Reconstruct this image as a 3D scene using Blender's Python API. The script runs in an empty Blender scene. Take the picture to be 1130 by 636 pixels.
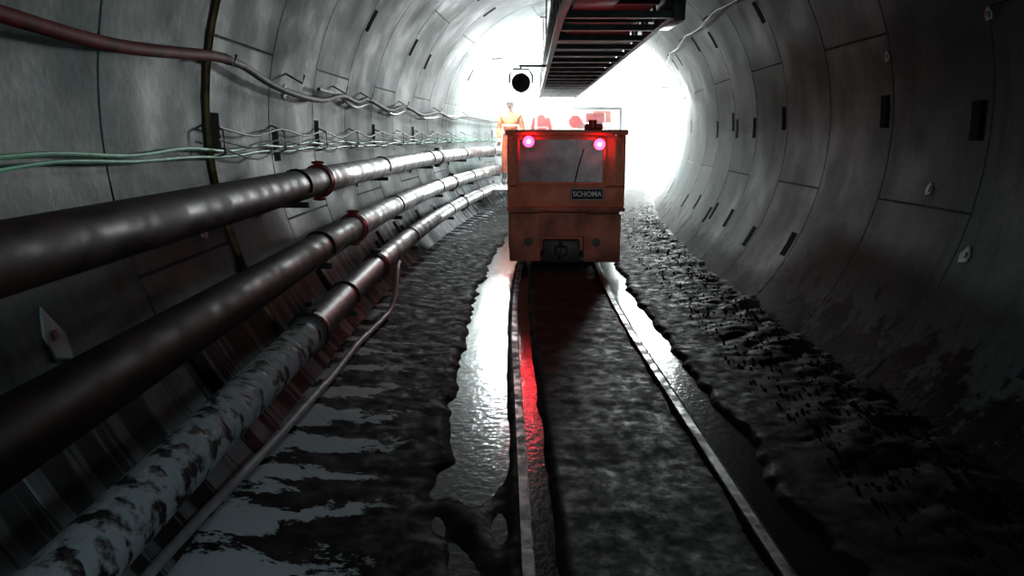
import bpy, bmesh, math, random
from mathutils import Vector, Matrix, noise
random.seed(7)
scene = bpy.context.scene
CU, CW, R = 0.55, 1.55, 2.2
S0, RC = 5.0, 65.0

def P(s, u, w):
    if s <= S0: return Vector((u, s, w))
    t = (s-S0)/RC
    return Vector((RC-(RC-u)*math.cos(t), S0+(RC-u)*math.sin(t), w))
def heading(s): return 0.0 if s <= S0 else -(s-S0)/RC
def W(s, phi, r=R):
    return P(s, CU+r*math.sin(phi), CW-r*math.cos(phi))

# ------------------------------------------------------------------ materials
def nt(name):
    m = bpy.data.materials.new(name); m.use_nodes = True
    n = m.node_tree.nodes; l = m.node_tree.links
    return m, n, l, n['Principled BSDF']
def mat(name, c1, c2=None, rough=0.6, metal=0.0, scale=8.0, bump=0.15, rough2=None, lo=0.4, hi=0.6, emit=None, es=0, coords='Object', spec=0.5):
    m, n, l, b = nt(name)
    if c2 is None: c2 = tuple(x*0.6 for x in c1)
    tc = n.new('ShaderNodeTexCoord')
    no = n.new('ShaderNodeTexNoise'); no.inputs['Scale'].default_value = scale; no.inputs['Detail'].default_value = 8
    l.new(tc.outputs[coords], no.inputs['Vector'])
    cr = n.new('ShaderNodeValToRGB')
    cr.color_ramp.elements[0].position = lo; cr.color_ramp.elements[1].position = hi
    cr.color_ramp.elements[0].color = (*c1, 1); cr.color_ramp.elements[1].color = (*c2, 1)
    l.new(no.outputs['Fac'], cr.inputs['Fac']); l.new(cr.outputs['Color'], b.inputs['Base Color'])
    b.inputs['Metallic'].default_value = metal
    b.inputs['Specular IOR Level'].default_value = spec
    mr = n.new('ShaderNodeMapRange'); mr.inputs['From Min'].default_value = lo; mr.inputs['From Max'].default_value = hi
    mr.inputs['To Min'].default_value = rough; mr.inputs['To Max'].default_value = rough if rough2 is None else rough2
    l.new(no.outputs['Fac'], mr.inputs['Value']); l.new(mr.outputs['Result'], b.inputs['Roughness'])
    if bump:
        bp = n.new('ShaderNodeBump'); bp.inputs['Strength'].default_value = bump; bp.inputs['Distance'].default_value = 0.02
        l.new(no.outputs['Fac'], bp.inputs['Height']); l.new(bp.outputs['Normal'], b.inputs['Normal'])
    if emit:
        b.inputs['Emission Color'].default_value = (*emit, 1); b.inputs['Emission Strength'].default_value = es
    return m

def mathn(n, l, op, a, b=None, clamp=False):
    x = n.new('ShaderNodeMath'); x.operation = op; x.use_clamp = clamp
    for i, v in enumerate((a, b)):
        if v is None: continue
        if isinstance(v, (int, float)): x.inputs[i].default_value = v
        else: l.new(v, x.inputs[i])
    return x.outputs[0]
def ramp(n, l, src, lo, hi, c0=(0,0,0), c1=(1,1,1)):
    cr = n.new('ShaderNodeValToRGB'); e = cr.color_ramp.elements
    e[0].position = lo; e[1].position = hi; e[0].color = (*c0,1); e[1].color = (*c1,1)
    l.new(src, cr.inputs['Fac']); return cr.outputs['Color']
def mix(n, l, f, a, b):
    x = n.new('ShaderNodeMix'); x.data_type = 'RGBA'
    if isinstance(f,(int,float)): x.inputs[0].default_value = f
    else: l.new(f, x.inputs[0])
    for i, v in ((6,a),(7,b)):
        if isinstance(v, tuple): x.inputs[i].default_value = (*v,1)
        else: l.new(v, x.inputs[i])
    return x.outputs[2]
def smooth(n, l, v, lo, hi):
    x = n.new('ShaderNodeMapRange'); x.interpolation_type = 'SMOOTHSTEP'
    x.inputs['From Min'].default_value = lo; x.inputs['From Max'].default_value = hi
    l.new(v, x.inputs['Value']); return x.outputs['Result']
def noisen(n, l, vec, scale, detail=6, rough=0.5, dist=0.0):
    x=n.new('ShaderNodeTexNoise'); x.inputs['Scale'].default_value=scale; x.inputs['Detail'].default_value=detail
    x.inputs['Roughness'].default_value=rough; x.inputs['Distortion'].default_value=dist
    l.new(vec, x.inputs['Vector']); return x.outputs['Fac']
def mapped(n,l,src,sc,rot=0.0):
    mp = n.new('ShaderNodeMapping'); mp.inputs['Scale'].default_value = (*sc,1); mp.inputs['Rotation'].default_value=(0,0,rot); l.new(src, mp.inputs['Vector']); return mp.outputs[0]

def concrete_mat():
    m, n, l, b = nt('lining_concrete')
    uv = n.new('ShaderNodeUVMap'); sep = n.new('ShaderNodeSeparateXYZ'); l.new(uv.outputs[0], sep.inputs[0])
    tc = n.new('ShaderNodeTexCoord'); ob = tc.outputs['Object']
    s, v = sep.outputs[0], sep.outputs[1]   # s metres, v = phi in radians
    n1 = noisen(n,l,ob,1.3,10,0.65)
    n2 = noisen(n,l,ob,26,6)
    n4 = noisen(n,l,ob,4.5,8,0.7)
    base = ramp(n, l, n1, 0.32, 0.7, (0.105,0.138,0.13), (0.175,0.215,0.21))
    fine = ramp(n, l, n2, 0.35, 0.6, (0.7,0.7,0.7), (1,1,1))
    mul = n.new('ShaderNodeMix'); mul.data_type='RGBA'; mul.blend_type='MULTIPLY'; mul.inputs[0].default_value=0.6
    l.new(base, mul.inputs[6]); l.new(fine, mul.inputs[7])
    n3 = noisen(n,l,mapped(n,l,uv.outputs[0],(5.5,0.9)),1.0,8,0.62,0.5)
    n6 = noisen(n,l,mapped(n,l,uv.outputs[0],(7.0,0.6)),1.0,9,0.65,0.4)
    streak = ramp(n, l, n6, 0.49, 0.53)
    low_l = mathn(n, l, 'MULTIPLY', smooth(n, l, v, -1.2, -0.95), mathn(n,l,'SUBTRACT',1.0, smooth(n,l,v,-0.1,0.0)))
    stc = mix(n, l, streak, (0.022,0.026,0.028), (0.36,0.41,0.44))
    col = mix(n, l, low_l, mul.outputs[2], stc)
    st2 = ramp(n, l, n3, 0.49, 0.66)
    col = mix(n, l, mathn(n, l, 'MULTIPLY', st2, 0.62), col, (0.045,0.05,0.04))
    blot = mathn(n,l,'MULTIPLY', ramp(n,l,n4,0.48,0.68), 0.5)
    col = mix(n, l, blot, col, (0.05,0.055,0.05))
    edge = mathn(n,l,'ADD', mathn(n,l,'MULTIPLY', mathn(n,l,'SUBTRACT', v, 0.95), 2.2), 0.5)
    msk = mathn(n,l,'SUBTRACT', mathn(n,l,'ADD', n4, 0.06), mathn(n,l,'MULTIPLY', edge, 0.5))
    rm = mathn(n, l, 'MULTIPLY', ramp(n,l,msk,0.26,0.32), mathn(n,l,'MULTIPLY', smooth(n,l,v,0.1,0.3), mathn(n,l,'SUBTRACT',1.0,smooth(n,l,v,1.2,1.35))))
    col = mix(n, l, rm, col, (0.012,0.011,0.010))
    ur = smooth(n,l,v,1.25,1.9)  # shade on the upper right wall, darkened in the concrete colour
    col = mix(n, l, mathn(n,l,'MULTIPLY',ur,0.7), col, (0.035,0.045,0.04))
    l.new(col, b.inputs['Base Color'])
    rr = n.new('ShaderNodeMapRange'); rr.inputs['From Min'].default_value=0.35; rr.inputs['From Max'].default_value=0.65
    rr.inputs['To Min'].default_value=0.6; rr.inputs['To Max'].default_value=0.85
    l.new(n1, rr.inputs['Value']); l.new(rr.outputs['Result'], b.inputs['Roughness'])
    b.inputs['Specular IOR Level'].default_value = 0.12
    bp = n.new('ShaderNodeBump'); bp.inputs['Strength'].default_value=0.2; bp.inputs['Distance'].default_value=0.01
    l.new(n2, bp.inputs['Height']); l.new(bp.outputs['Normal'], b.inputs['Normal'])
    return m

def mud_mat():
    m, n, l, b = nt('wet_mud')
    uv = n.new('ShaderNodeUVMap'); sep = n.new('ShaderNodeSeparateXYZ'); l.new(uv.outputs[0], sep.inputs[0])
    s, u = sep.outputs[0], sep.outputs[1]
    n1 = noisen(n,l,uv.outputs[0],9,10,0.75)
    col = ramp(n, l, n1, 0.35, 0.68, (0.006,0.006,0.006), (0.014,0.0145,0.0145))
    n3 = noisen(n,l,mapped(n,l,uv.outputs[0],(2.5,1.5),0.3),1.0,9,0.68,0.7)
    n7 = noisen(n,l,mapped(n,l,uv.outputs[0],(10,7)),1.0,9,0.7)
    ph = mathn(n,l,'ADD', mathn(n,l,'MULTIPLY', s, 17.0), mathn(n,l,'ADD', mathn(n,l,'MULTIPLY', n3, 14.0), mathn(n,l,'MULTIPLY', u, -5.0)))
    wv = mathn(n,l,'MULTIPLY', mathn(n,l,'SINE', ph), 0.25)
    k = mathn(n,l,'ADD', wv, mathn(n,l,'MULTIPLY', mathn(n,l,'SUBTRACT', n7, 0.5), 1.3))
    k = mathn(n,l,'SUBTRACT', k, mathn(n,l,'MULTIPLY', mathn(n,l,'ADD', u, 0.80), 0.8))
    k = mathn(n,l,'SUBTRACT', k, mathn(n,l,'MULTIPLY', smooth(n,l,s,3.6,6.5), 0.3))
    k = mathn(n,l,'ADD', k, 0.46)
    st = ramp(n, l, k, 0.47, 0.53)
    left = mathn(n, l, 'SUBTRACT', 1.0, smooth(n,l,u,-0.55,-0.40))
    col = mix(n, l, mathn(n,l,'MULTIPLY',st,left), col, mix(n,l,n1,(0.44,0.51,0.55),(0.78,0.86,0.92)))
    n5 = noisen(n,l,mapped(n,l,uv.outputs[0],(6,4)),1.8,9,0.7,0.3)
    c = mathn(n,l,'MULTIPLY', smooth(n,l,u,0.16,0.3), mathn(n,l,'SUBTRACT',1.0,smooth(n,l,u,0.84,0.95)))
    col = mix(n, l, mathn(n,l,'MULTIPLY',c,0.85), col, ramp(n,l,n5,0.36,0.68,(0.026,0.030,0.033),(0.043,0.050,0.056)))
    dk = smooth(n,l,u,1.02,1.12)
    col = mix(n, l, mathn(n,l,'MULTIPLY',dk,0.9), col, ramp(n,l,n7,0.35,0.65,(0.008,0.0075,0.007),(0.020,0.018,0.016)))
    l.new(col, b.inputs['Base Color'])
    rr = n.new('ShaderNodeMapRange'); rr.inputs['From Min'].default_value=0.38; rr.inputs['From Max'].default_value=0.62
    rr.inputs['To Min'].default_value=0.5; rr.inputs['To Max'].default_value=0.95
    l.new(n1, rr.inputs['Value']); l.new(rr.outputs['Result'], b.inputs['Roughness'])
    l.new(mathn(n,l,'ADD', 0.012, mathn(n,l,'MULTIPLY', mathn(n,l,'SUBTRACT',1.0,dk), 0.02)), b.inputs['Specular IOR Level'])
    bp = n.new('ShaderNodeBump'); bp.inputs['Strength'].default_value=0.18; bp.inputs['Distance'].default_value=0.008
    l.new(n1, bp.inputs['Height']); l.new(bp.outputs['Normal'], b.inputs['Normal'])
    return m

def water_mat():
    m, n, l, b = nt('muddy_water')
    uv = n.new('ShaderNodeUVMap')
    n1 = noisen(n,l,mapped(n,l,uv.outputs[0],(8,9)),2.8,5,0.55)
    b.inputs['Base Color'].default_value = (0.014,0.010,0.008,1); b.inputs['Roughness'].default_value = 0.10
    b.inputs['Specular IOR Level'].default_value = 0.85
    bp = n.new('ShaderNodeBump'); bp.inputs['Strength'].default_value=0.26; bp.inputs['Distance'].default_value=0.012
    l.new(n1, bp.inputs['Height']); l.new(bp.outputs['Normal'], b.inputs['Normal'])
    return m

M_conc = concrete_mat(); M_mud = mud_mat(); M_water = water_mat()
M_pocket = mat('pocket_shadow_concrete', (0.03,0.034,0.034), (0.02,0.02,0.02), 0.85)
M_blackpipe = mat('black_painted_steel', (0.010,0.004,0.004), (0.030,0.010,0.008), 0.42, 0.0, 5, 0.1, 0.65, spec=0.1)
M_steel = mat('wet_grey_steel', (0.26,0.25,0.25), (0.10,0.09,0.085), 0.34, 0.3, 6, 0.15, 0.6)
M_crust = mat('slurry_crusted_pipe', (0.02,0.02,0.022), (0.52,0.58,0.63), 0.55, 0.0, 15, 0.8, 0.85, 0.42, 0.51, spec=0.15)
M_greypipe = mat('grey_pipe_paint', (0.09,0.085,0.09), (0.025,0.022,0.022), 0.45, 0.0, 9, 0.15)
M_redcoup = mat('red_coupling_iron', (0.50,0.02,0.02), (0.28,0.012,0.012), 0.35, 0.0, 20, 0.2)
M_ironcoup = mat('iron_coupling', (0.07,0.06,0.06), (0.035,0.028,0.028), 0.5, 0.1, 20, 0.2)
M_redhose = mat('red_rubber_hose', (0.16,0.012,0.016), (0.08,0.007,0.009), 0.7, 0, 10, 0.1, spec=0.05)
M_greyhose = mat('grey_rubber_hose', (0.07,0.06,0.05), (0.03,0.028,0.025), 0.7, 0, 14, 0.15, spec=0.12)
M_palehose = mat('pale_hose', (0.52,0.56,0.59), (0.36,0.38,0.40), 0.55, 0, 14, 0.15)
M_greencab = mat('green_cable', (0.08,0.46,0.24), (0.05,0.28,0.16), 0.5, 0, 14, 0)
M_dark = mat('dark_steel', (0.02,0.02,0.022), (0.04,0.034,0.03), 0.5, 0.2, 9, 0.2)
M_conv = mat('conveyor_grey_steel', (0.07,0.07,0.075), (0.035,0.032,0.03), 0.55, 0.1, 9, 0.2)
M_black = mat('black_rubber', (0.012,0.012,0.012), (0.03,0.03,0.03), 0.6, 0, 12, 0.2)
M_rail = mat('muddy_rail_steel', (0.016,0.015,0.014), (0.04,0.04,0.04), 0.3, 0.1, 9, 0.2, 0.7)
M_orange = mat('orange_loco_paint', (0.80,0.23,0.12), (0.60,0.155,0.085), 0.5, 0.0, 3.5, 0.08, 0.65)
M_orangelow = mat('muddy_orange_paint', (0.58,0.165,0.10), (0.20,0.08,0.06), 0.6, 0.0, 4, 0.25, 0.8, 0.42, 0.68)
M_gorange = mat('gantry_orange_paint', (0.75,0.16,0.05), (0.55,0.09,0.03), 0.45, 0, 3, 0.05)
M_gred = mat('gantry_red_paint', (0.65,0.03,0.03), (0.4,0.02,0.02), 0.45, 0, 3, 0.05)
M_gsteel = mat('gantry_grey_paint', (0.6,0.62,0.63), (0.5,0.51,0.52), 0.45, 0, 3, 0.05)
M_yellow = mat('rusty_yellow_seal', (0.36,0.23,0.06), (0.14,0.08,0.03), 0.6, 0, 14, 0.2)
M_plug = mat('grout_plug', (0.55,0.60,0.61), (0.38,0.42,0.42), 0.6, 0, 9, 0.1)
M_white = mat('white_lettering', (0.8,0.8,0.8), (0.7,0.7,0.7), 0.5, 0, 9, 0)
M_redlamp = mat('red_tail_lens', (0.8,0.02,0.03), None, 0.3, 0, 5, 0, emit=(1,0.006,0.018), es=50)
M_redhot = mat('tail_led_core', (0.8,0.3,0.3), None, 0.3, 0, 5, 0, emit=(1,0.2,0.25), es=80)
M_lampw = mat('floodlight_led', (0.9,0.95,1), None, 0.3, 0, 5, 0, emit=(0.93,1,1), es=60)
M_lampdim = mat('fill_diffuser', (0.9,0.95,1), None, 0.3, 0, 5, 0, emit=(0.85,0.97,1), es=2)  # glowing panel of the added fill lamps
M_hivis = mat('hivis_orange_cloth', (0.75,0.13,0.025), (0.55,0.09,0.02), 0.8, 0, 12, 0.2)
M_hired = mat('red_work_cloth', (0.75,0.05,0.04), (0.55,0.03,0.03), 0.8, 0, 12, 0.2)
M_skin = mat('skin', (0.45,0.26,0.18), (0.38,0.2,0.14), 0.55, 0, 12, 0.05)
M_boot = mat('rubber_boot', (0.02,0.02,0.02), (0.04,0.04,0.035), 0.5, 0, 12, 0.1)
M_helmet = mat('white_helmet', (0.75,0.75,0.72), (0.6,0.6,0.58), 0.35, 0, 6, 0.0)

def glass_mat():
    m, n, l, b = nt('dusty_cab_glass')
    out = n['Material Output']
    b.inputs['Base Color'].default_value = (0.30,0.32,0.34,1); b.inputs['Roughness'].default_value = 0.3
    tr = n.new('ShaderNodeBsdfTransparent'); tr.inputs[0].default_value = (0.7,0.73,0.75,1)
    mx = n.new('ShaderNodeMixShader')
    tc = n.new('ShaderNodeTexCoord')
    no = noisen(n,l,tc.outputs['Object'],6,6,0.6)
    mr = n.new('ShaderNodeMapRange'); mr.inputs['From Min'].default_value=0.35; mr.inputs['From Max'].default_value=0.65; mr.inputs['To Min'].default_value = 0.2; mr.inputs['To Max'].default_value = 0.6
    l.new(no, mr.inputs['Value']); l.new(mr.outputs[0], mx.inputs[0])
    l.new(b.outputs[0], mx.inputs[1]); l.new(tr.outputs[0], mx.inputs[2]); l.new(mx.outputs[0], out.inputs[0])
    return m
M_glass = glass_mat()

# ------------------------------------------------------------------ mesh helpers
def newobj(name, verts, faces, mats, fm=None, uvs=None, smooth=False, angle=None, parent=None):
    me = bpy.data.meshes.new(name); me.from_pydata([tuple(v) for v in verts], [], faces)
    for m in (mats if isinstance(mats, (list, tuple)) else [mats]): me.materials.append(m)
    if fm: me.polygons.foreach_set('material_index', fm)
    if uvs:
        ul = me.uv_layers.new(name='UVMap')
        for lo in me.loops: ul.data[lo.index].uv = uvs[lo.vertex_index]
    if smooth: me.polygons.foreach_set('use_smooth', [True]*len(me.polygons))
    me.update()
    if angle is not None:
        try: me.set_sharp_from_angle(angle=angle)
        except Exception: pass
    o = bpy.data.objects.new(name, me); scene.collection.objects.link(o)
    if parent: o.parent = parent
    return o
class MB:
    """accumulates geometry for one mesh object"""
    def __init__(s): s.v=[]; s.f=[]; s.m=[]
    def box(s, c, d, rot=None, mi=0, bev=0.0):
        bm = bmesh.new(); bmesh.ops.create_cube(bm, size=1)
        for v in bm.verts: v.co = Vector((v.co.x*d[0], v.co.y*d[1], v.co.z*d[2]))
        if bev: bmesh.ops.bevel(bm, geom=bm.edges[:], offset=bev, segments=2, affect='EDGES', profile=0.5)
        s.addbm(bm, Matrix.Translation(c) @ (rot.to_4x4() if rot else Matrix()), mi)
    def addbm(s, bm, M, mi=0):
        b = len(s.v); bm.verts.index_update()
        for v in bm.verts: s.v.append(M @ v.co)
        for f in bm.faces: s.f.append([b+v.index for v in f.verts]); s.m.append(mi)
        bm.free()
    def cyl(s, a, b_, r, seg=16, mi=0, r2=None):
        a=Vector(a); b_=Vector(b_); d=b_-a
        bm=bmesh.new(); bmesh.ops.create_cone(bm, cap_ends=True, segments=seg, radius1=r, radius2=r if r2 is None else r2, depth=d.length)
        q = d.to_track_quat('Z','Y').to_matrix().to_4x4()
        s.addbm(bm, Matrix.Translation((a+b_)/2) @ q, mi)
    def bar(s, a, b_, wd, ht, mi=0):
        a=Vector(a); b_=Vector(b_); d=b_-a
        q = d.to_track_quat('Y','Z').to_matrix()
        s.box((a+b_)/2, (wd, d.length, ht), q, mi)
    def tube(s, pts, r, seg=12, mi=0, caps=True):
        pts=[Vector(p) for p in pts]; b=len(s.v); n=len(pts)
        for i,p in enumerate(pts):
            t=(pts[min(i+1,n-1)]-pts[max(i-1,0)]).normalized()
            up=Vector((0,0,1)) if abs(t.z)<0.9 else Vector((1,0,0))
            x=t.cross(up).normalized(); y=x.cross(t)
            rr = r[i] if isinstance(r,(list,tuple)) else r
            for k in range(seg):
                a=2*math.pi*k/seg; s.v.append(p+(x*math.cos(a)+y*math.sin(a))*rr)
        for i in range(n-1):
            for k in range(seg):
                k2=(k+1)%seg
                s.f.append([b+i*seg+k, b+i*seg+k2, b+(i+1)*seg+k2, b+(i+1)*seg+k]); s.m.append(mi)
        if caps:
            s.f.append([b+k for k in range(seg)][::-1]); s.m.append(mi)
            s.f.append([b+(n-1)*seg+k for k in range(seg)]); s.m.append(mi)
    def make(s, name, mats, parent=None, angle=0.6):
        return newobj(name, s.v, s.f, mats, s.m, smooth=True, angle=angle, parent=parent)
def empty(name, loc=(0,0,0), rz=0):
    e=bpy.data.objects.new(name,None); e.location=loc; e.rotation_euler=(0,0,rz); scene.collection.objects.link(e); return e
def frange(a,b,st):
    n=max(1,int(round((b-a)/st))); return [a+(b-a)*i/n for i in range(n+1)]

# ------------------------------------------------------------------ tunnel lining (segment rings with V joints and bolt pockets)
L=1.15; SSTART=4.4-L*11; SN=58
V=[];F=[];FM=[];UV=[]
def addv(s,phi,r):
    V.append(W(s,phi,r)); UV.append((s,phi)); return len(V)-1
for i in range(SN):
    s0=SSTART+i*L
    stag=math.radians(17 if i%2 else -13)
    for k in range(6):
        a0=math.radians(-180+k*60)+stag; da=math.radians(60)
        g=0.009/R
        ph=[0,g]+[g+ (da-2*g)*f for f in (0.06,0.12,0.18,0.23,0.28,0.35,0.42,0.5,0.58,0.65,0.72,0.77,0.82,0.88,0.94)]+[da-g,da]
        ss=[0,0.009,0.05,0.20,0.57,0.96,1.10,L-0.009,L]
        pp=set()
        for (i0,i1) in ((4,6),(12,14)):
            if random.random()<0.5:
                for q in range(i0,i1): pp.add((q,2))
            if random.random()<0.08:
                for q in range(i0,i1): pp.add((q,5))
        idx={}
        for a,pa in enumerate(ph):
            for b_,sb in enumerate(ss):
                edge = a in (0,len(ph)-1) or b_ in (0,len(ss)-1)
                idx[a,b_]=addv(s0+sb,a0+pa,R+(0.012 if edge else 0))
        for a in range(len(ph)-1):
            for b_ in range(len(ss)-1):
                q=[idx[a,b_],idx[a,b_+1],idx[a+1,b_+1],idx[a+1,b_]]
                if (a,b_) in pp:
                    continue
                F.append(q); FM.append(0)
        done=set()
        for (a,b_) in sorted(pp):
            if (a,b_) in done: continue
            if (a+1,b_) in pp:
                done.add((a,b_)); done.add((a+1,b_))
                A0,A1=a,a+2
            else: continue
            dep=0.07
            top=[idx[A0,b_],idx[A0,b_+1],idx[A0+1,b_+1],idx[A1,b_+1],idx[A1,b_],idx[A0+1,b_]]
            co=[(ss[b_],ph[A0]),(ss[b_+1],ph[A0]),(ss[b_+1],ph[A0+1]),(ss[b_+1],ph[A1]),(ss[b_],ph[A1]),(ss[b_],ph[A0+1])]
            bot=[addv(s0+c[0],a0+c[1],R+dep) for c in co]
            for t in range(6):
                t2=(t+1)%6; F.append([top[t],top[t2],bot[t2],bot[t]]); FM.append(1)
            F.append([bot[0],bot[1],bot[2],bot[5]]); FM.append(1)
            F.append([bot[5],bot[2],bot[3],bot[4]]); FM.append(1)
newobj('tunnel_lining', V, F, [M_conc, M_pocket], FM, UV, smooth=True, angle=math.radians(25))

# ------------------------------------------------------------------ floor: mud bed
def sm(x,a,b):
    t=min(1,max(0,(x-a)/(b-a))); return t*t*(3-2*t)
def bed(s,u):
    n1=noise.noise(Vector((s*1.7,u*3,1)));n2=noise.noise(Vector((s*7,u*7,5)));n3=noise.noise(Vector((s*18,u*18,9)));n4=noise.noise(Vector((s*45,u*45,9)))
    h=0.009*n1+0.004*n2+0.002*n3+0.0012*n4
    jit=0.07*noise.noise(Vector((s*1.5,0,3)))+0.04*noise.noise(Vector((s*6,u*3,3)))
    chan=sm(u,-0.36+jit,-0.20+jit)*(1-sm(u,-0.01+jit*0.3,0.05))
    near=sm(s,2.9,3.4)
    h-=chan*(0.026+0.05*near)+ chan*0.05*(noise.noise(Vector((s*3,u*7,2)))) 
    gut=sm(u,0.09,0.12)*(1-sm(u,0.16,0.25))
    h-=gut*(0.055+0.03*noise.noise(Vector((s*2.5,1,7))))
    c2=sm(u,1.02,1.08)*(1-sm(u,1.15+jit,1.27+jit))
    h-=c2*0.08
    h+=sm(-u,0.3,1.2)*0.10
    if u>1.15:
        t=sm(u,1.2,2.2)
        lump=0.6*abs(noise.noise(Vector((s*2.2,u*2.5,11))))+0.22*abs(noise.noise(Vector((s*6,u*6,12))))+0.10*abs(noise.noise(Vector((s*15,u*15,13))))
        h+=t*(0.05+0.12*lump)
    elif 0.1<u<1.0: h+=0.003*math.sin(s*2*math.pi/0.7)
    return h
us=frange(-1.28,-0.46,0.03)+frange(-0.445,0.26,0.014)+frange(0.285,1.0,0.025)+frange(1.015,1.3,0.016)+frange(1.32,2.32,0.025)
ssv=frange(-7.5,0.5,0.25)+frange(0.6,1.8,0.05)+frange(1.82,8,0.022)+frange(8.04,14,0.05)+frange(14.1,56,0.25)
V=[];F=[];UV=[]
for s in ssv:
    for u in us:
        V.append(P(s,u,bed(s,u))); UV.append((s,u))
nu=len(us)
for i in range(len(ssv)-1):
    for j in range(nu-1):
        a=i*nu+j; F.append([a,a+1,a+nu+1,a+nu])
newobj('floor', V,F,M_mud,None,UV,smooth=True)

def strip(name,u0,u1,s0,s1,w,m,st=0.2,nu_=6):
    V=[];F=[];UV=[]
    S=frange(s0,s1,st); U=frange(u0,u1,(u1-u0)/nu_)
    for s in S:
        for u in U: V.append(P(s,u,w)); UV.append((s,u))
    k=len(U)
    for i in range(len(S)-1):
        for j in range(k-1):
            a=i*k+j; F.append([a,a+1,a+k+1,a+k])
    return newobj(name,V,F,m,None,UV,smooth=True)
strip('water_puddle',-0.42,0.25,0.8,54,-0.030,M_water)
strip('water_puddle.001',1.03,1.32,0.8,54,-0.030,M_water)

mb=MB()
for i in range(1600):
    s=1.4+15*random.random()**1.4; u=random.uniform(1.5,2.14)
    r=random.uniform(0.004,0.013)
    if random.random()<0.12: r*=1.8; u=random.uniform(1.9,2.14)
    bm=bmesh.new(); bmesh.ops.create_icosphere(bm,subdivisions=1,radius=r)
    sd=random.random()*50
    for v in bm.verts: v.co*=1+0.5*noise.noise(v.co*(1.2/r)+Vector((sd,0,0)))
    wz=bed(s,u)
    mb.addbm(bm, Matrix.Translation(P(s,u,wz)) @ Matrix.Rotation(random.random()*6,4,'Z'))
M_clod=mat('wet_spoil',(0.010,0.009,0.008),(0.018,0.016,0.015),0.95,0,20,0.2,spec=0.01)
mb.make('spoil_rubble',[M_clod],angle=3.0)

# ------------------------------------------------------------------ rails
for k,ur in enumerate((0.085,0.98)):
    mb=MB(); S=frange(-6,50,0.4)
    prof=[(-0.05,-0.08),(0.05,-0.08),(0.05,-0.065),(0.012,-0.05),(0.012,-0.006),(0.025,0.0),(0.025,0.014),(0.020,0.019),(-0.020,0.019),(-0.025,0.014),(-0.025,0.0),(-0.012,-0.006),(-0.012,-0.05),(-0.05,-0.065)]
    n=len(prof)
    for s in S:
        for (x,z) in prof: mb.v.append(P(s,ur+x,z))
    for i in range(len(S)-1):
        for j in range(n):
            j2=(j+1)%n; mb.f.append([i*n+j,(i+1)*n+j,(i+1)*n+j2,i*n+j2]); mb.m.append(0)
    mb.make('rail' if k==0 else 'rail.001',[M_rail],angle=0.5)
mb=MB()
for s in frange(1,40,0.7):
    c=P(s,0.54,-0.14); mb.box(c,(1.16,0.16,0.1),Matrix.Rotation(heading(s),3,'Z'),0,0.01)
mb.make('railway_sleepers',[M_dark])

# ------------------------------------------------------------------ pipes on the left
def pipe(name,u,w,r,joints,cols,red,smax=25):
    joints=[j for j in joints if j<smax]
    mb=MB(); edges=[-6]+joints+[smax]
    for i in range(len(edges)-1):
        a,b=edges[i],edges[i+1]
        mb.tube([P(s,u,w) for s in frange(a+0.004,b-0.004,0.5)],r,32,cols[min(i,len(cols)-1)])
    for j,s in enumerate(joints):
        cm=4 if j==red else 5
        pts=[(-0.06,r+0.002),(-0.058,r+0.012),(-0.03,r+0.016),(-0.012,r+0.022),(0.012,r+0.022),(0.03,r+0.016),(0.058,r+0.012),(0.06,r+0.002)]
        mb.tube([P(s+p[0],u,w) for p in pts],[p[1] for p in pts],32,cm)
        h=Matrix.Rotation(heading(s),3,'Z')
        for sg in (-1,1):
            c=P(s,u,w+sg*(r+0.025)); mb.box(c,(0.06,0.04,0.035),h,cm,0.008)
            mb.cyl(P(s,u-0.045,w+sg*(r+0.03)),P(s,u+0.045,w+sg*(r+0.03)),0.009,8,cm)
    return mb.make(name,[M_blackpipe,M_steel,M_crust,M_greypipe,M_redcoup,M_ironcoup],angle=0.7)
PIPES=[(-1.33,1.18,0.1),(-1.20,0.78,0.1),(-1.05,0.455,0.093)]
pipe('slurry_pipe',*PIPES[0],[-0.4,5.6,11.6,17.6,23.6],[0,0,1,1,1,1],1)
pipe('slurry_pipe.001',*PIPES[1],[0.1,6.1,12.1,18.1,24.1],[0,0,1,1,1,1],1)
pipe('slurry_pipe.002',*PIPES[2],[-1.9,4.05,6.2,12.2,18.2,24.2],[2,2,3,1,1,1,1],99)
def ring_bracket(name,s):
    mb=MB()
    for (u,w,r) in PIPES:
        arm0=P(s,u+0.08,w-r-0.02)
        phi=-math.acos(max(-1,min(1,(CW-(w-r-0.02))/R)))
        arm1=W(s,phi,R-0.01)
        mb.bar(arm0,arm1,0.05,0.035)
        mb.box(W(s,phi,R-0.012),(0.03,0.12,0.16),None,0,0.004)
        mb.tube([P(s,u+math.cos(a)*(r+0.006),w+math.sin(a)*(r+0.006)) for a in frange(-0.4,3.6,0.25)],0.007,6)
    mb.make(name,[M_dark])
for i,s in enumerate([1.0,5.0,8.0,10.9,13.8,16.7,19.6]): ring_bracket('pipe_bracket'+('' if i==0 else '.%03d'%i),s)

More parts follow.
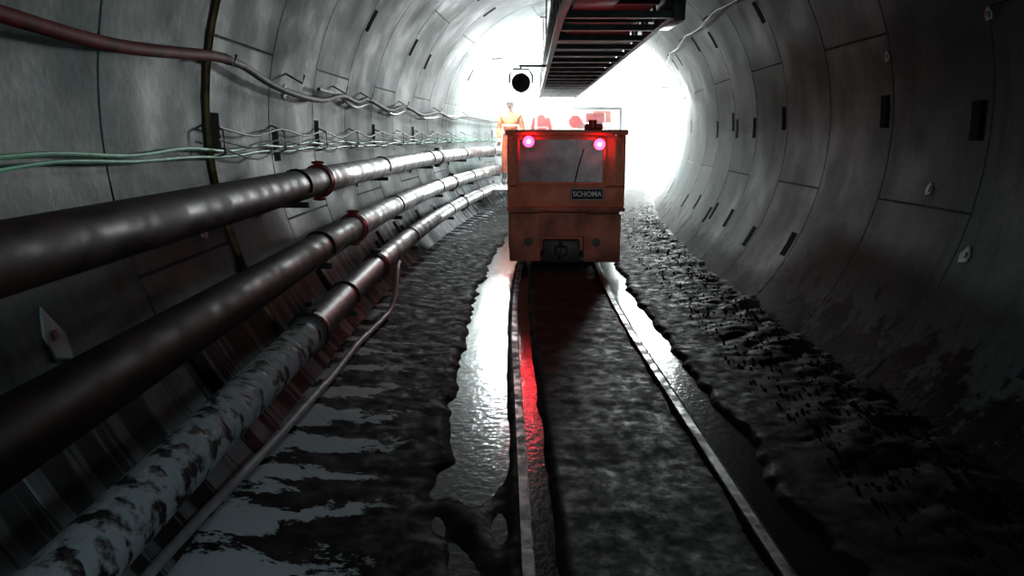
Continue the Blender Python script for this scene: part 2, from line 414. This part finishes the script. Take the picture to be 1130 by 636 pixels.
# ------------------------------------------------------------------ hoses / cables on left wall
def wallp(s,w,off):
    rr=R-off; d=(w-CW)/rr; d=max(-1,min(1,d)); return P(s,CU-rr*math.sqrt(1-d*d),w)
def sagline(pts,off,st=0.12):
    out=[]
    for i in range(len(pts)-1):
        p0=pts[max(i-1,0)];p1=pts[i];p2=pts[i+1];p3=pts[min(i+2,len(pts)-1)]
        n=max(2,int((p2[0]-p1[0])/st))
        for k in range(n):
            t=k/n
            f=lambda a,b,c,d:0.5*((2*b)+(-a+c)*t+(2*a-5*b+4*c-d)*t*t+(-a+3*b-3*c+d)*t**3)
            out.append(wallp(f(p0[0],p1[0],p2[0],p3[0]),f(p0[1],p1[1],p2[1],p3[1]),off))
    out.append(wallp(pts[-1][0],pts[-1][1],off)); return out
mb=MB()
mb.tube(sagline([(-1,2.0),(0.8,1.93),(2.3,1.87),(3.2,1.85),(4.2,1.91),(4.45,1.91)],0.10),0.028,12,0)
mb.tube(sagline([(4.4,1.91),(4.7,1.90),(5.2,1.84),(5.8,1.80),(6.6,1.79),(7.3,1.86),(7.9,1.83),(8.4,1.88),(9.5,1.80),(10.4,1.88),(11.6,1.80),(12.8,1.87),(14,1.80),(15.2,1.87),(18,1.82),(22,1.87)],0.10),0.022,12,1)
mb.tube(sagline([(6.6,1.88),(7.3,1.86),(8.0,1.78),(8.8,1.86),(9.9,1.76),(10.9,1.86),(12,1.76),(14,1.84),(18,1.78)],0.07),0.016,8,2)
for s in (4.45,5.9,7.3,8.4,10.4,12.8,15.2):
    a=wallp(s,1.95,0.0); b_=wallp(s,1.88,0.13); c=wallp(s,1.94,0.14); mb.tube([a,b_,c],0.008,6,2)
mb.make('air_hose',[M_redhose,M_greyhose,M_dark])
mb=MB()
for ci,(w0,r,mi,sag) in enumerate([(1.44,0.009,0,0.03),(1.40,0.008,0,0.02),(1.47,0.006,1,0.05),(1.54,0.007,2,0.06),(1.42,0.006,1,0.08)]):
    pts=[]
    s=-2.0 if ci<2 else 4.4
    while s<22:
        pts.append((s,w0+random.uniform(-0.01,0.01))); pts.append((s+0.6,w0-sag*random.uniform(0.5,1.1))); s+=1.2
    mb.tube(sagline(pts,0.04+0.010*ci),r,8,mi)
for s in frange(4.4,20,1.2):
    mb.tube([wallp(s,1.57,0.0),wallp(s,1.53,0.09),wallp(s,1.40,0.09),wallp(s,1.37,0.0)],0.007,6,3)
mb.make('cable_bundle',[M_greencab,M_greyhose,M_black,M_dark])
# pale hose lying on the muck below the pipes, rising to the lowest pipe at its far end
mb=MB(); pts=[]
for s in frange(0.4,6.9,0.08):
    u=-1.16+0.055*(s-1.5)+0.012*math.sin(s*2.1)
    e=sm(s,5.9,6.9)
    pts.append(P(s,u*(1-e)+(-0.97)*e,(bed(s,u)+0.035)*(1-e)+0.37*e))
mb.tube(pts,0.021,12); mb.make('water_hose',[M_palehose])

mb=MB(); mb.tube([W(4.4,math.radians(a),R-0.005) for a in frange(-150,-55,2)],0.020,8)
mb.make('joint_seal_strip',[M_yellow])

def plug(idx,s,phi,h,wd):
    pts=[(0,h),(wd*0.75,-h*0.1),(wd*0.5,-h),(-wd*0.5,-h*0.75),(-wd*0.6,h*0.1)]
    v=[];f=[]
    for (a,b_) in pts: v.append(W(s+a,phi-b_/R if phi<0 else phi+b_/R,R+0.002))
    for (a,b_) in pts: v.append(W(s+a*0.9,(phi-b_*0.9/R if phi<0 else phi+b_*0.9/R),R-0.008))
    n=len(pts)
    for i in range(n): f.append([i,(i+1)%n,n+(i+1)%n,n+i])
    f.append(list(range(n,2*n)))
    mb=MB(); mb.v=v; mb.f=f; mb.m=[0]*len(f)
    c=W(s,phi,R-0.007); c2=W(s,phi,R-0.014); mb.cyl(c,c2,0.018,12,1)
    mb.make('grout_plug' if idx==0 else 'grout_plug.%03d'%idx,[M_plug,M_dark],angle=0.3)
D=math.radians
for i,a in enumerate([(2.55,D(-71),0.11,0.09),(4.05,D(-76),0.06,0.07),(5.9,D(-97),0.06,0.07),(3.15,D(-112),0.07,0.06),
                      (4.9,D(80),0.05,0.05),(5.6,D(103),0.04,0.05),(4.4,D(106),0.04,0.05),(4.3,D(71),0.06,0.07),(4.9,D(117),0.04,0.04)]):
    plug(i,*a)

# ------------------------------------------------------------------ overhead conveyor (runs straight, chord of the curve)
def PC(s,u,w): return Vector((u+0.035*max(0,s-6), s, w))
def conveyor():
    root=empty('belt_conveyor',PC(5.5,0.88,2.4))
    inv=Matrix.Translation(-Vector(root.location))
    mb=MB(); uL,uR,wb,wt=0.44,1.28,2.40,2.80
    S=frange(4.7,19,0.715)
    for i in range(len(S)-1):
        a,b=S[i],S[i+1]
        for u in (uL,uR):
            if u==uR and a<6.0: continue
            mb.bar(PC(a,u,wb),PC(b,u,wb),0.05,0.05); mb.bar(PC(a,u,wt),PC(b,u,wt),0.05,0.05)
            mb.bar(PC(a,u,wb),PC((a+b)/2,u,wt),0.03,0.035); mb.bar(PC((a+b)/2,u,wt),PC(b,u,wb),0.03,0.035)
        if a>5.8:
            mb.bar(PC(a,uL,wb),PC(a,uR,wb),0.07,0.05)
            mb.bar(PC(a,uL,wt),PC(a,uR,wt),0.05,0.05)
    for s in (6.0,9.0,12,15,18):
        for u in (uL,uR):
            p=PC(s,u,wt)
            t=math.atan2(p.y-S0,RC-p.x); uu=RC-(RC-p.x)/math.cos(t)
            x=uu-CU; top=CW+math.sqrt(max(0.1,R*R-x*x))
            mb.cyl(p,(p.x,p.y,top),0.012,8)
            mb.box((p.x,p.y,top-0.03),(0.12,0.12,0.03))
    mb.box(PC(6.5,1.34,2.46),(0.10,0.6,0.18),None,0,0.01)
    mb.box(PC(5.7,0.66,2.44),(0.30,0.5,0.05),None,0,0.01)
    mb.bar(PC(10.5,0.06,2.40),PC(10.5,0.46,2.40),0.03,0.03)
    for i in range(len(S)-1):
        if S[i]>7.9: mb.bar(PC(S[i],0.87,2.455),PC(S[i+1],0.87,2.455),0.78,0.01)
    o=mb.make('frame',[M_conv],angle=0.4); o.data.transform(inv); o.parent=root
    mb=MB()
    mb.cyl(PC(6.25,0.54,2.62),PC(6.25,1.20,2.62),0.13,24)
    mb.cyl(PC(6.25,0.40,2.62),PC(6.25,1.34,2.62),0.035,12)
    for u in (0.50,1.24): mb.box(PC(6.25,u,2.60),(0.02,0.42,0.34),None,0,0.005)
    mb.box(PC(6.1,1.36,2.62),(0.12,0.22,0.2),None,0,0.01)
    o=mb.make('tail_drum',[M_dark],angle=0.4); o.data.transform(inv); o.parent=root
    mb=MB()
    Sx=frange(6.25,19,0.5)
    def ribbon(prof):
        b=len(mb.v);k=len(prof)
        for s in Sx:
            for (u,w) in prof: mb.v.append(PC(s,u,w))
        for i in range(len(Sx)-1):
            for j in range(k-1): mb.f.append([b+i*k+j,b+i*k+j+1,b+(i+1)*k+j+1,b+(i+1)*k+j]); mb.m.append(0)
    ribbon([(0.56,2.50),(1.18,2.50)]); ribbon([(0.56,2.84),(0.70,2.76),(1.04,2.76),(1.18,2.84)])
    o=mb.make('belt',[M_black],angle=0.4); o.data.transform(inv); o.parent=root
    mb=MB()
    for s in frange(6.8,19,1.42):
        mb.cyl(PC(s,0.50,2.47),PC(s,1.24,2.47),0.03,12)
        mb.cyl(PC(s+.3,0.70,2.72),PC(s+.3,1.04,2.72),0.035,12)
    o=mb.make('idler_rollers',[M_conv]); o.data.transform(inv); o.parent=root
conveyor()

mb=MB()
pts=[]
for i,s in enumerate(frange(5.5,24,0.3)):
    sag=0.05*abs(math.sin(s*math.pi/2.3))
    pts.append(W(s,D(128)-sag/R,R-0.05))
mb.tube(pts,0.010,8,0)
for s in frange(5.5,23,2.3): mb.tube([W(s,D(128),R+0.0),W(s,D(128),R-0.07)],0.01,6,0)
mb.make('power_cable',[M_black])

def round_lamp(s,u,w):
    root=empty('round_work_lamp',(u,s,w),0)
    mb=MB()
    mb.tube([(0,-0.09,0),(0,-0.07,0),(0,0.05,0),(0,0.13,0)],[0.115,0.125,0.115,0.05],24)
    mb.tube([(-0.15,0,0),(-0.15,0,0.1),(-0.10,0,0.18),(0.10,0,0.18),(0.15,0,0.1),(0.15,0,0)],0.012,8)
    mb.cyl((0,0,0.17),(0,0,0.23),0.012,8)
    mb.make('housing',[M_dark],root)
    mb=MB(); mb.cyl((0,-0.105,0),(0,-0.09,0),0.10,24); mb.make('lens',[M_black],root)
round_lamp(10.5,0.24,2.18)

# ------------------------------------------------------------------ locomotive
def loco():
    s0=8.8
    h=(heading(s0)+heading(s0+4.2))/2
    c=P(s0,0.60,0)
    root=empty('mine_locomotive',c,h)
    mb=MB()
    mb.box((-0.02,2.2,0.43),(1.28,4.2,0.50),None,0,0.03)
    mb.box((-0.0,0.03,0.68),(1.34,0.12,0.05),None,0,0.012)
    mb.box((-0.46,0.04,0.35),(0.36,0.10,0.56),None,0,0.02)
    mb.box((0.42,0.04,0.35),(0.42,0.10,0.56),None,0,0.02)
    mb.box((-0.02,0.05,0.50),(0.6,0.09,0.28),None,0,0.02)
    mb.box((-0.02,3.0,0.95),(1.2,2.5,0.5),None,0,0.04)
    for (x,z) in ((-0.58,0.56),(-0.58,0.14),(0.58,0.56),(0.58,0.14),(0.28,0.56),(-0.32,0.56)): mb.cyl((x,-0.02,z),(x,0.0,z),0.014,8)
    mb.make('chassis',[M_orangelow],root)
    mb=MB()
    mb.box((0,0.04,0.83),(1.32,0.06,0.26),None,0,0.012)
    mb.box((-0.60,0.04,1.20),(0.12,0.06,0.58),None,0,0.012)
    mb.box((0.545,0.04,1.20),(0.23,0.06,0.58),None,0,0.012)
    mb.box((-0.05,0.04,1.49),(1.2,0.05,0.03),None,0,0.006)
    mb.box((0,0.70,1.535),(1.38,1.46,0.06),None,0,0.02)
    for sx in (-0.645,0.645):
        mb.box((sx,0.7,0.85),(0.04,1.3,0.30),None,0,0.01)
        mb.box((sx,0.08,1.2),(0.04,0.12,0.6),None,0,0.01)
        mb.box((sx,1.32,1.2),(0.04,0.12,0.6),None,0,0.01)
        mb.box((sx,0.7,1.47),(0.04,1.3,0.08),None,0,0.01)
    mb.box((0,1.38,0.95),(1.32,0.05,0.30),None,0,0.01)
    for sx in (-0.6,0.6): mb.box((sx,1.38,1.25),(0.12,0.05,0.5),None,0,0.01)
    mb.box((-0.055,0.00,0.965),(0.99,0.03,0.03),None,0,0.005)
    mb.box((-0.055,0.00,1.47),(0.99,0.03,0.03),None,0,0.005)
    mb.box((-0.54,0.00,1.22),(0.03,0.03,0.52),None,0,0.005)
    mb.box((0.43,0.00,1.22),(0.03,0.03,0.52),None,0,0.005)
    mb.box((0.55,0.00,1.2),(0.015,0.015,0.5),None,0)
    mb.make('cab',[M_orange],root)
    mb=MB(); mb.box((-0.055,0.035,1.22),(0.97,0.008,0.52)); mb.box((0,1.38,1.28),(1.1,0.008,0.42))
    mb.make('cab_glass',[M_glass],root)
    mb=MB()
    mb.box((-0.2,0.85,0.95),(0.40,0.1,0.5),None,0,0.03); mb.box((-0.2,0.68,0.85),(0.42,0.4,0.1),None,0,0.03)
    mb.box((0.28,1.15,1.0),(0.5,0.3,0.34),None,0,0.02)
    mb.box((-0.05,0.45,1.05),(0.9,0.04,0.04)); mb.box((-0.05,0.45,1.34),(0.9,0.03,0.03))
    mb.box((0,0.7,0.72),(1.2,1.3,0.03))
    mb.tube([(0.1,0.02,0.98),(0.14,0.015,1.15),(0.2,0.012,1.36)],0.008,6)
    mb.make('cab_interior',[M_dark],root)
    mb=MB(); mb.box((0.245,0.0,0.85),(0.38,0.02,0.14),None,0,0.006); mb.make('name_plate',[M_black],root)
    mb=MB(); 
    for (cc,dd) in (((0.245,-0.012,0.912),(0.36,0.004,0.006)),((0.245,-0.012,0.788),(0.36,0.004,0.006)),((0.065,-0.012,0.85),(0.006,0.004,0.124)),((0.425,-0.012,0.85),(0.006,0.004,0.124))): mb.box(cc,dd)
    mb.make('plate_border',[M_white],root)
    fc=bpy.data.curves.new('plate_lettering','FONT'); fc.body='SCHOMA'; fc.size=0.078; fc.extrude=0.002; fc.offset=0.001; fc.align_x='CENTER'; fc.align_y='CENTER'
    to=bpy.data.objects.new('tmp',fc); scene.collection.objects.link(to)
    dg=bpy.context.evaluated_depsgraph_get(); me=bpy.data.meshes.new_from_object(to.evaluated_get(dg))
    bpy.data.objects.remove(to); me.materials.clear(); me.materials.append(M_white)
    t=bpy.data.objects.new('plate_lettering',me); scene.collection.objects.link(t); t.parent=root
    t.location=(0.245,-0.014,0.85); t.rotation_euler=(math.pi/2,0,0)
    mb=MB()
    mb.box((-0.04,-0.03,0.20),(0.42,0.10,0.26),None,0,0.02)
    mb.box((-0.04,-0.12,0.22),(0.14,0.18,0.10),None,0,0.02)
    mb.cyl((-0.04,-0.19,0.12),(-0.04,-0.19,0.32),0.022,10)
    mb.box((-0.02,0.05,0.10),(1.2,0.08,0.06),None,0,0.01)
    for sx in (-0.42,0.36): mb.cyl((sx,-0.03,0.3),(sx,0,0.3),0.05,14)
    for yy in (0.9,3.2):
        for sx in (-0.505,0.375):
            mb.cyl((sx-0.05,yy,0.22),(sx+0.05,yy,0.22),0.19,28); mb.cyl((sx-0.02,yy,0.22),(sx+0.02,yy,0.22),0.197,28)
        mb.cyl((-0.6,yy,0.22),(0.5,yy,0.22),0.05,12)
    mb.make('running_gear',[M_dark],root)
    for i,(x,z) in enumerate(((-0.42,1.435),(0.37,1.405))):
        mb=MB(); mb.cyl((x,-0.035,z),(x,0.03,z),0.068,20,0); mb.cyl((x,-0.05,z),(x,-0.035,z),0.062,20,1); mb.cyl((x,-0.056,z),(x,-0.05,z),0.02,12,2)
        mb.make('tail_lamp_%d'%(i+1),[M_dark,M_redlamp,M_redhot],root)
        ld=bpy.data.lights.new('tail_lamp_light_%d'%(i+1),'SPOT'); ld.energy=9 if i==0 else 1; ld.color=(1,0.03,0.05); ld.shadow_soft_size=0.05; ld.spot_size=D(50); ld.spot_blend=1.0
        lo=bpy.data.objects.new('tail_lamp_light_%d'%(i+1),ld); scene.collection.objects.link(lo); lo.parent=root
        lo.location=(x,-0.10,z); lo.rotation_euler=(D(73),0,D(180-10))
    mb=MB(); mb.box((0.32,0.9,1.60),(0.22,0.3,0.08),None,0,0.02); mb.cyl((0.3,0.5,1.56),(0.3,0.5,1.68),0.05,14,0); mb.make('roof_equipment',[M_gred],root)
loco()

# ------------------------------------------------------------------ far gantry (backup rig) in the lit zone
def gantry():
    root=empty('backup_gantry',P(16,CU,0),heading(16))
    inv=(Matrix.Translation(P(16,CU,0)) @ Matrix.Rotation(heading(16),4,'Z')).inverted()
    mb=MB()
    h=Matrix.Rotation(heading(16),3,'Z')
    for s in (17.4,19.6,22,24.5):
        for u in (-0.45,1.4):
            mb.bar(P(s,u,0.0),P(s,u,2.1),0.05,0.05)
        mb.bar(P(s,-0.45,2.08),P(s,1.4,2.08),0.05,0.06)
    mb.bar(P(17.4,-0.45,2.0),P(24.5,-0.45,2.0),0.05,0.06)
    for a in frange(14.8,20.0,0.5)[:-1]:
        mb.bar(P(a,-0.74,0.46),P(a+0.5,-0.74,0.46),0.52,0.04)
    for s in (15.0,16.5,18.0,19.9):
        for u in (-0.95,-0.52): mb.bar(P(s,u,0.0),P(s,u,0.44),0.05,0.05)
    o=mb.make('portal_frames',[M_gsteel]); o.data.transform(inv); o.parent=root
    mb=MB()
    mb.box(P(18.4,0.95,1.92),(0.4,0.9,0.25),h,0,0.03)
    mb.box(P(17.2,-0.80,0.93),(0.36,0.5,0.9),h,0,0.03)
    o=mb.make('equipment_cabinets',[M_gorange]); o.data.transform(inv); o.parent=root
    mb=MB()
    mb.cyl(P(17.5,0.4,1.80),P(19.5,0.4,1.80),0.14,16); mb.cyl(P(17.5,0.9,1.76),P(19.5,0.9,1.76),0.11,16)
    mb.box(P(17.5,0.85,1.88),(0.42,0.3,0.2),h,0,0.02)
    o=mb.make('hydraulic_tanks',[M_gred]); o.data.transform(inv); o.parent=root
gantry()

# ------------------------------------------------------------------ workers in hi-vis on the gantry walkway
def skin_body(name,verts,edges,radii,rootv,mats,pick,parent,sub=2):
    me=bpy.data.meshes.new(name+'_sk'); me.from_pydata(verts,edges,[])
    o=bpy.data.objects.new(name+'_sk',me); scene.collection.objects.link(o)
    o.modifiers.new('Skin','SKIN'); sk=me.skin_vertices[0].data
    for i,r in enumerate(radii):
        sk[i].radius=(r if isinstance(r,tuple) else (r,r)); sk[i].use_root=(i==rootv)
    sb=o.modifiers.new('Sub','SUBSURF'); sb.levels=sub; sb.render_levels=sub
    bpy.context.view_layer.update()
    dg=bpy.context.evaluated_depsgraph_get(); m2=bpy.data.meshes.new_from_object(o.evaluated_get(dg))
    bpy.data.objects.remove(o); m2.name=name
    m2.materials.clear()
    for m in mats: m2.materials.append(m)
    for p in m2.polygons: p.material_index=pick(p.center); p.use_smooth=True
    ob=bpy.data.objects.new(name,m2); scene.collection.objects.link(ob); ob.parent=parent; return ob
def worker(name,loc,rz,cloth):
    root=empty(name,loc,rz)   # faces -Y locally
    v=[(0,0,0.94),(0,0.0,1.08),(0,0.0,1.25),(0,0.01,1.38),(0,0.01,1.47),(0,0,1.53),
       (0.10,0,0.90),(0.11,-0.01,0.50),(0.11,0.02,0.12),(0.11,-0.12,0.045),
       (-0.10,0,0.90),(-0.12,-0.02,0.50),(-0.13,0.02,0.12),(-0.14,-0.12,0.045),
       (0.18,0.01,1.41),(0.25,0.02,1.15),(0.22,-0.12,0.93),
       (-0.18,0.01,1.41),(-0.25,0.02,1.15),(-0.21,-0.14,0.95)]
    e=[(0,1),(1,2),(2,3),(3,4),(4,5),(0,6),(6,7),(7,8),(8,9),(0,10),(10,11),(11,12),(12,13),(3,14),(14,15),(15,16),(3,17),(17,18),(18,19)]
    r=[(0.15,0.11),(0.15,0.11),(0.17,0.12),(0.16,0.11),0.07,0.055,0.095,0.072,0.055,0.045,0.095,0.072,0.055,0.045,0.07,0.052,0.04,0.07,0.052,0.04]
    skin_body('body',v,e,r,0,[cloth,M_skin,M_boot],lambda c: 2 if c.z<0.26 else (1 if c.z>1.49 and abs(c.x)<0.1 else 0),root)
    bm=bmesh.new(); bmesh.ops.create_uvsphere(bm,u_segments=24,v_segments=18,radius=0.1)
    for q in bm.verts:
        q.co.x*=0.78; q.co.z*=1.18
        if q.co.z<0: q.co.x*=1+0.25*q.co.z/0.1; q.co.y*=1+0.12*q.co.z/0.1
        if q.co.y<-0.06 and abs(q.co.x)<0.02 and -0.04<q.co.z<0.015: q.co.y-=0.018
        if q.co.y<-0.05 and 0.015<abs(q.co.x)<0.045 and 0<q.co.z<0.03: q.co.y+=0.008
    mb=MB(); mb.addbm(bm,Matrix.Translation((0,-0.015,1.64)))
    for sx in (-1,1):
        bm=bmesh.new(); bmesh.ops.create_uvsphere(bm,u_segments=10,v_segments=8,radius=0.028)
        for q in bm.verts: q.co.x*=0.35
        mb.addbm(bm,Matrix.Translation((sx*0.08,0,1.64)))
        bm=bmesh.new(); bmesh.ops.create_uvsphere(bm,u_segments=10,v_segments=8,radius=0.012)
        mb.addbm(bm,Matrix.Translation((sx*0.03,-0.1,1.655)),1)
    mb.box((0,-0.105,1.592),(0.045,0.008,0.008),None,1)
    mb.make('head',[M_skin,M_boot],root,1.2)
    mb=MB(); bm=bmesh.new(); bmesh.ops.create_uvsphere(bm,u_segments=24,v_segments=14,radius=0.125)
    for q in bm.verts:
        if q.co.z<0: q.co.z*=0.1
        q.co.x*=0.9
    mb.addbm(bm,Matrix.Translation((0,-0.01,1.69)))
    mb.cyl((0,-0.03,1.686),(0,-0.03,1.694),0.145,24)
    mb.make('helmet',[M_helmet],root,0.8)
    for side,(hx,hy,hz) in (('left',(0.22,-0.13,0.91)),('right',(-0.21,-0.15,0.93))):
        sg=1 if hx>0 else -1
        mb=MB()
        mb.tube([(hx,hy+0.02,hz+0.03),(hx,hy-0.02,hz-0.01),(hx-sg*0.005,hy-0.05,hz-0.05)],[0.026,0.034,0.03],10)
        for k in range(4):
            a=(k-1.5)*0.018; ln=(0.06,0.07,0.066,0.052)[k]
            mb.tube([(hx+a,hy-0.05,hz-0.05),(hx+a*1.1,hy-0.06,hz-0.05-ln*0.5),(hx+a*1.1,hy-0.045,hz-0.05-ln*0.85),(hx+a*1.1,hy-0.03,hz-0.05-ln)],[0.010,0.009,0.008,0.006],8)
        mb.tube([(hx-sg*0.028,hy-0.02,hz-0.015),(hx-sg*0.045,hy-0.045,hz-0.035),(hx-sg*0.042,hy-0.055,hz-0.06)],[0.012,0.010,0.008],8)
        mb.make('hand_'+side,[M_skin],root,1.2)
    mb=MB()
    for z in (1.08,1.22):
        mb.tube([(0.175*math.cos(a),0.13*math.sin(a),z) for a in frange(0,2*math.pi,0.3)],0.012,6)
    mb.make('reflective_bands',[M_white],root)
worker('worker',P(16.0,-0.78,0.48),heading(16.0),M_hivis)
worker('worker.001',P(19.2,-0.62,0.48),heading(19.2)-0.3,M_hired)
worker('worker.002',P(21.0,0.55,0.0),heading(21.0)+0.2,M_hivis)

# ------------------------------------------------------------------ lamps
def flood(i,s,phi,power,size=0.25,tone=(0.93,1,1),off=0.16):
    h=heading(s); root=empty('tunnel_floodlight' if i==0 else 'tunnel_floodlight.%03d'%i,W(s,phi,R-off),h)
    mb=MB(); mb.box((0,0,0.05),(0.22,0.34,0.06),None,0,0.01); mb.cyl((0,0,0.05),Vector((math.sin(phi)*off*0.95,0,-math.cos(phi)*off*0.95)),0.015,8)
    mb.make('housing',[M_dark],root)
    mb=MB(); mb.box((0,0,0.012),(0.18,0.30,0.012)); mb.make('led_panel',[M_lampw],root)
    ld=bpy.data.lights.new('lamp','POINT'); ld.energy=power; ld.color=tone; ld.shadow_soft_size=size
    lo=bpy.data.objects.new('lamp',ld); scene.collection.objects.link(lo); lo.parent=root; lo.location=(-0.12*math.sin(phi),0,-0.26)
flood(0,18.5,D(118),600)
flood(1,22.5,D(135),3000)
flood(2,27.0,D(122),3600)
flood(3,32.0,D(122),4500)
flood(4,39.0,D(150),4000)
flood(5,48.0,D(150),3000)
flood(6,15.6,D(-132),520,0.15)
flood(7,19.5,D(-150),900,0.2)
def fill_lamp(i,s,phi,power):  # unseen lamp behind the camera, added to fill the near walls
    h=heading(s); root=empty('unseen_fill_lamp' if i==0 else 'unseen_fill_lamp.%03d'%i,W(s,phi,R-0.10),h)
    mb=MB(); mb.box((0,0,0),(0.14,0.5,0.10),None,0,0.02); mb.make('housing',[M_dark],root)
    mb=MB(); mb.box((0,0,-0.06),(0.11,0.46,0.03),None,0,0.01); mb.make('diffuser',[M_lampdim],root)
    ld=bpy.data.lights.new('lamp','POINT'); ld.energy=power; ld.color=(0.66,0.95,1.0); ld.shadow_soft_size=0.2
    lo=bpy.data.objects.new('lamp',ld); scene.collection.objects.link(lo); lo.parent=root; lo.location=(0,0,-0.32)
fill_lamp(0,-2.0,D(-170),20)
def fill_tripod():  # unseen stand behind the camera, added as fill light
    root=empty('unseen_fill_tripod',(0.5,-2.6,0.0),0)
    mb=MB()
    for a in (0,2.1,4.2): mb.cyl((0,0,0.7),(0.3*math.cos(a),0.3*math.sin(a),0.02),0.014,8)
    mb.cyl((0,0,0.6),(0,0,1.05),0.016,10)
    mb.box((0,-0.08,1.12),(0.3,0.08,0.22),None,0,0.01)
    mb.make('stand',[M_dark],root)
    mb=MB(); mb.box((0,-0.035,1.12),(0.26,0.01,0.18)); mb.make('led_panel',[M_lampdim],root)
    ld=bpy.data.lights.new('lamp','POINT'); ld.energy=72; ld.color=(0.70,0.95,1.0); ld.shadow_soft_size=0.15
    lo=bpy.data.objects.new('lamp',ld); scene.collection.objects.link(lo); lo.parent=root; lo.location=(0,0.15,1.12)
    ld=bpy.data.lights.new('loco_fill_spot','SPOT'); ld.energy=300; ld.color=(0.95,0.97,1.0); ld.shadow_soft_size=0.08; ld.spot_size=D(13); ld.spot_blend=0.6  # extra spot added to brighten the rear of the loco
    lo=bpy.data.objects.new('loco_fill_spot',ld); scene.collection.objects.link(lo); lo.parent=root; lo.location=(0,0.12,1.12)
    d=Vector((0.7-0.5, 8.8+2.6, 0.95-1.12)); lo.rotation_euler=d.to_track_quat('-Z','Y').to_euler()
fill_tripod()

def bloom_volume(name,s0,s1,dens,g):  # added scattering volume, imitates lens bloom around the bright end
    V=[];F=[]; S=frange(s0,s1,1.25); K=16; r=R-0.15
    for s in S:
        for k in range(K): V.append(W(s,2*math.pi*k/K,r))
    for i in range(len(S)-1):
        for k in range(K):
            k2=(k+1)%K; F.append([i*K+k,i*K+k2,(i+1)*K+k2,(i+1)*K+k])
    F.append([k for k in range(K)][::-1]); F.append([(len(S)-1)*K+k for k in range(K)])
    m=bpy.data.materials.new(name); m.use_nodes=True; n=m.node_tree.nodes; l=m.node_tree.links
    n.remove(n['Principled BSDF']); vs=n.new('ShaderNodeVolumeScatter'); vs.inputs['Density'].default_value=dens; vs.inputs['Anisotropy'].default_value=g
    l.new(vs.outputs[0], n['Material Output'].inputs['Volume'])
    newobj(name,V,F,m)
bloom_volume('bloom_haze',4,13.6,0.028,0.45)
bloom_volume('bloom_haze.001',13.65,54,0.075,0.35)

w=bpy.data.worlds.new('World'); scene.world=w; w.use_nodes=True
w.node_tree.nodes['Background'].inputs[0].default_value=(0.7,0.9,1,1); w.node_tree.nodes['Background'].inputs[1].default_value=0.01

cd=bpy.data.cameras.new('Camera'); cd.sensor_width=36; cd.lens=850/1130*36; cd.clip_start=0.02
co=bpy.data.objects.new('Camera',cd); scene.collection.objects.link(co)
co.location=(0,0,1.5); co.rotation_euler=(D(90-11.2),0,D(-0.67))
scene.camera=co
scene.view_settings.view_transform='Standard'
scene.view_settings.exposure=0
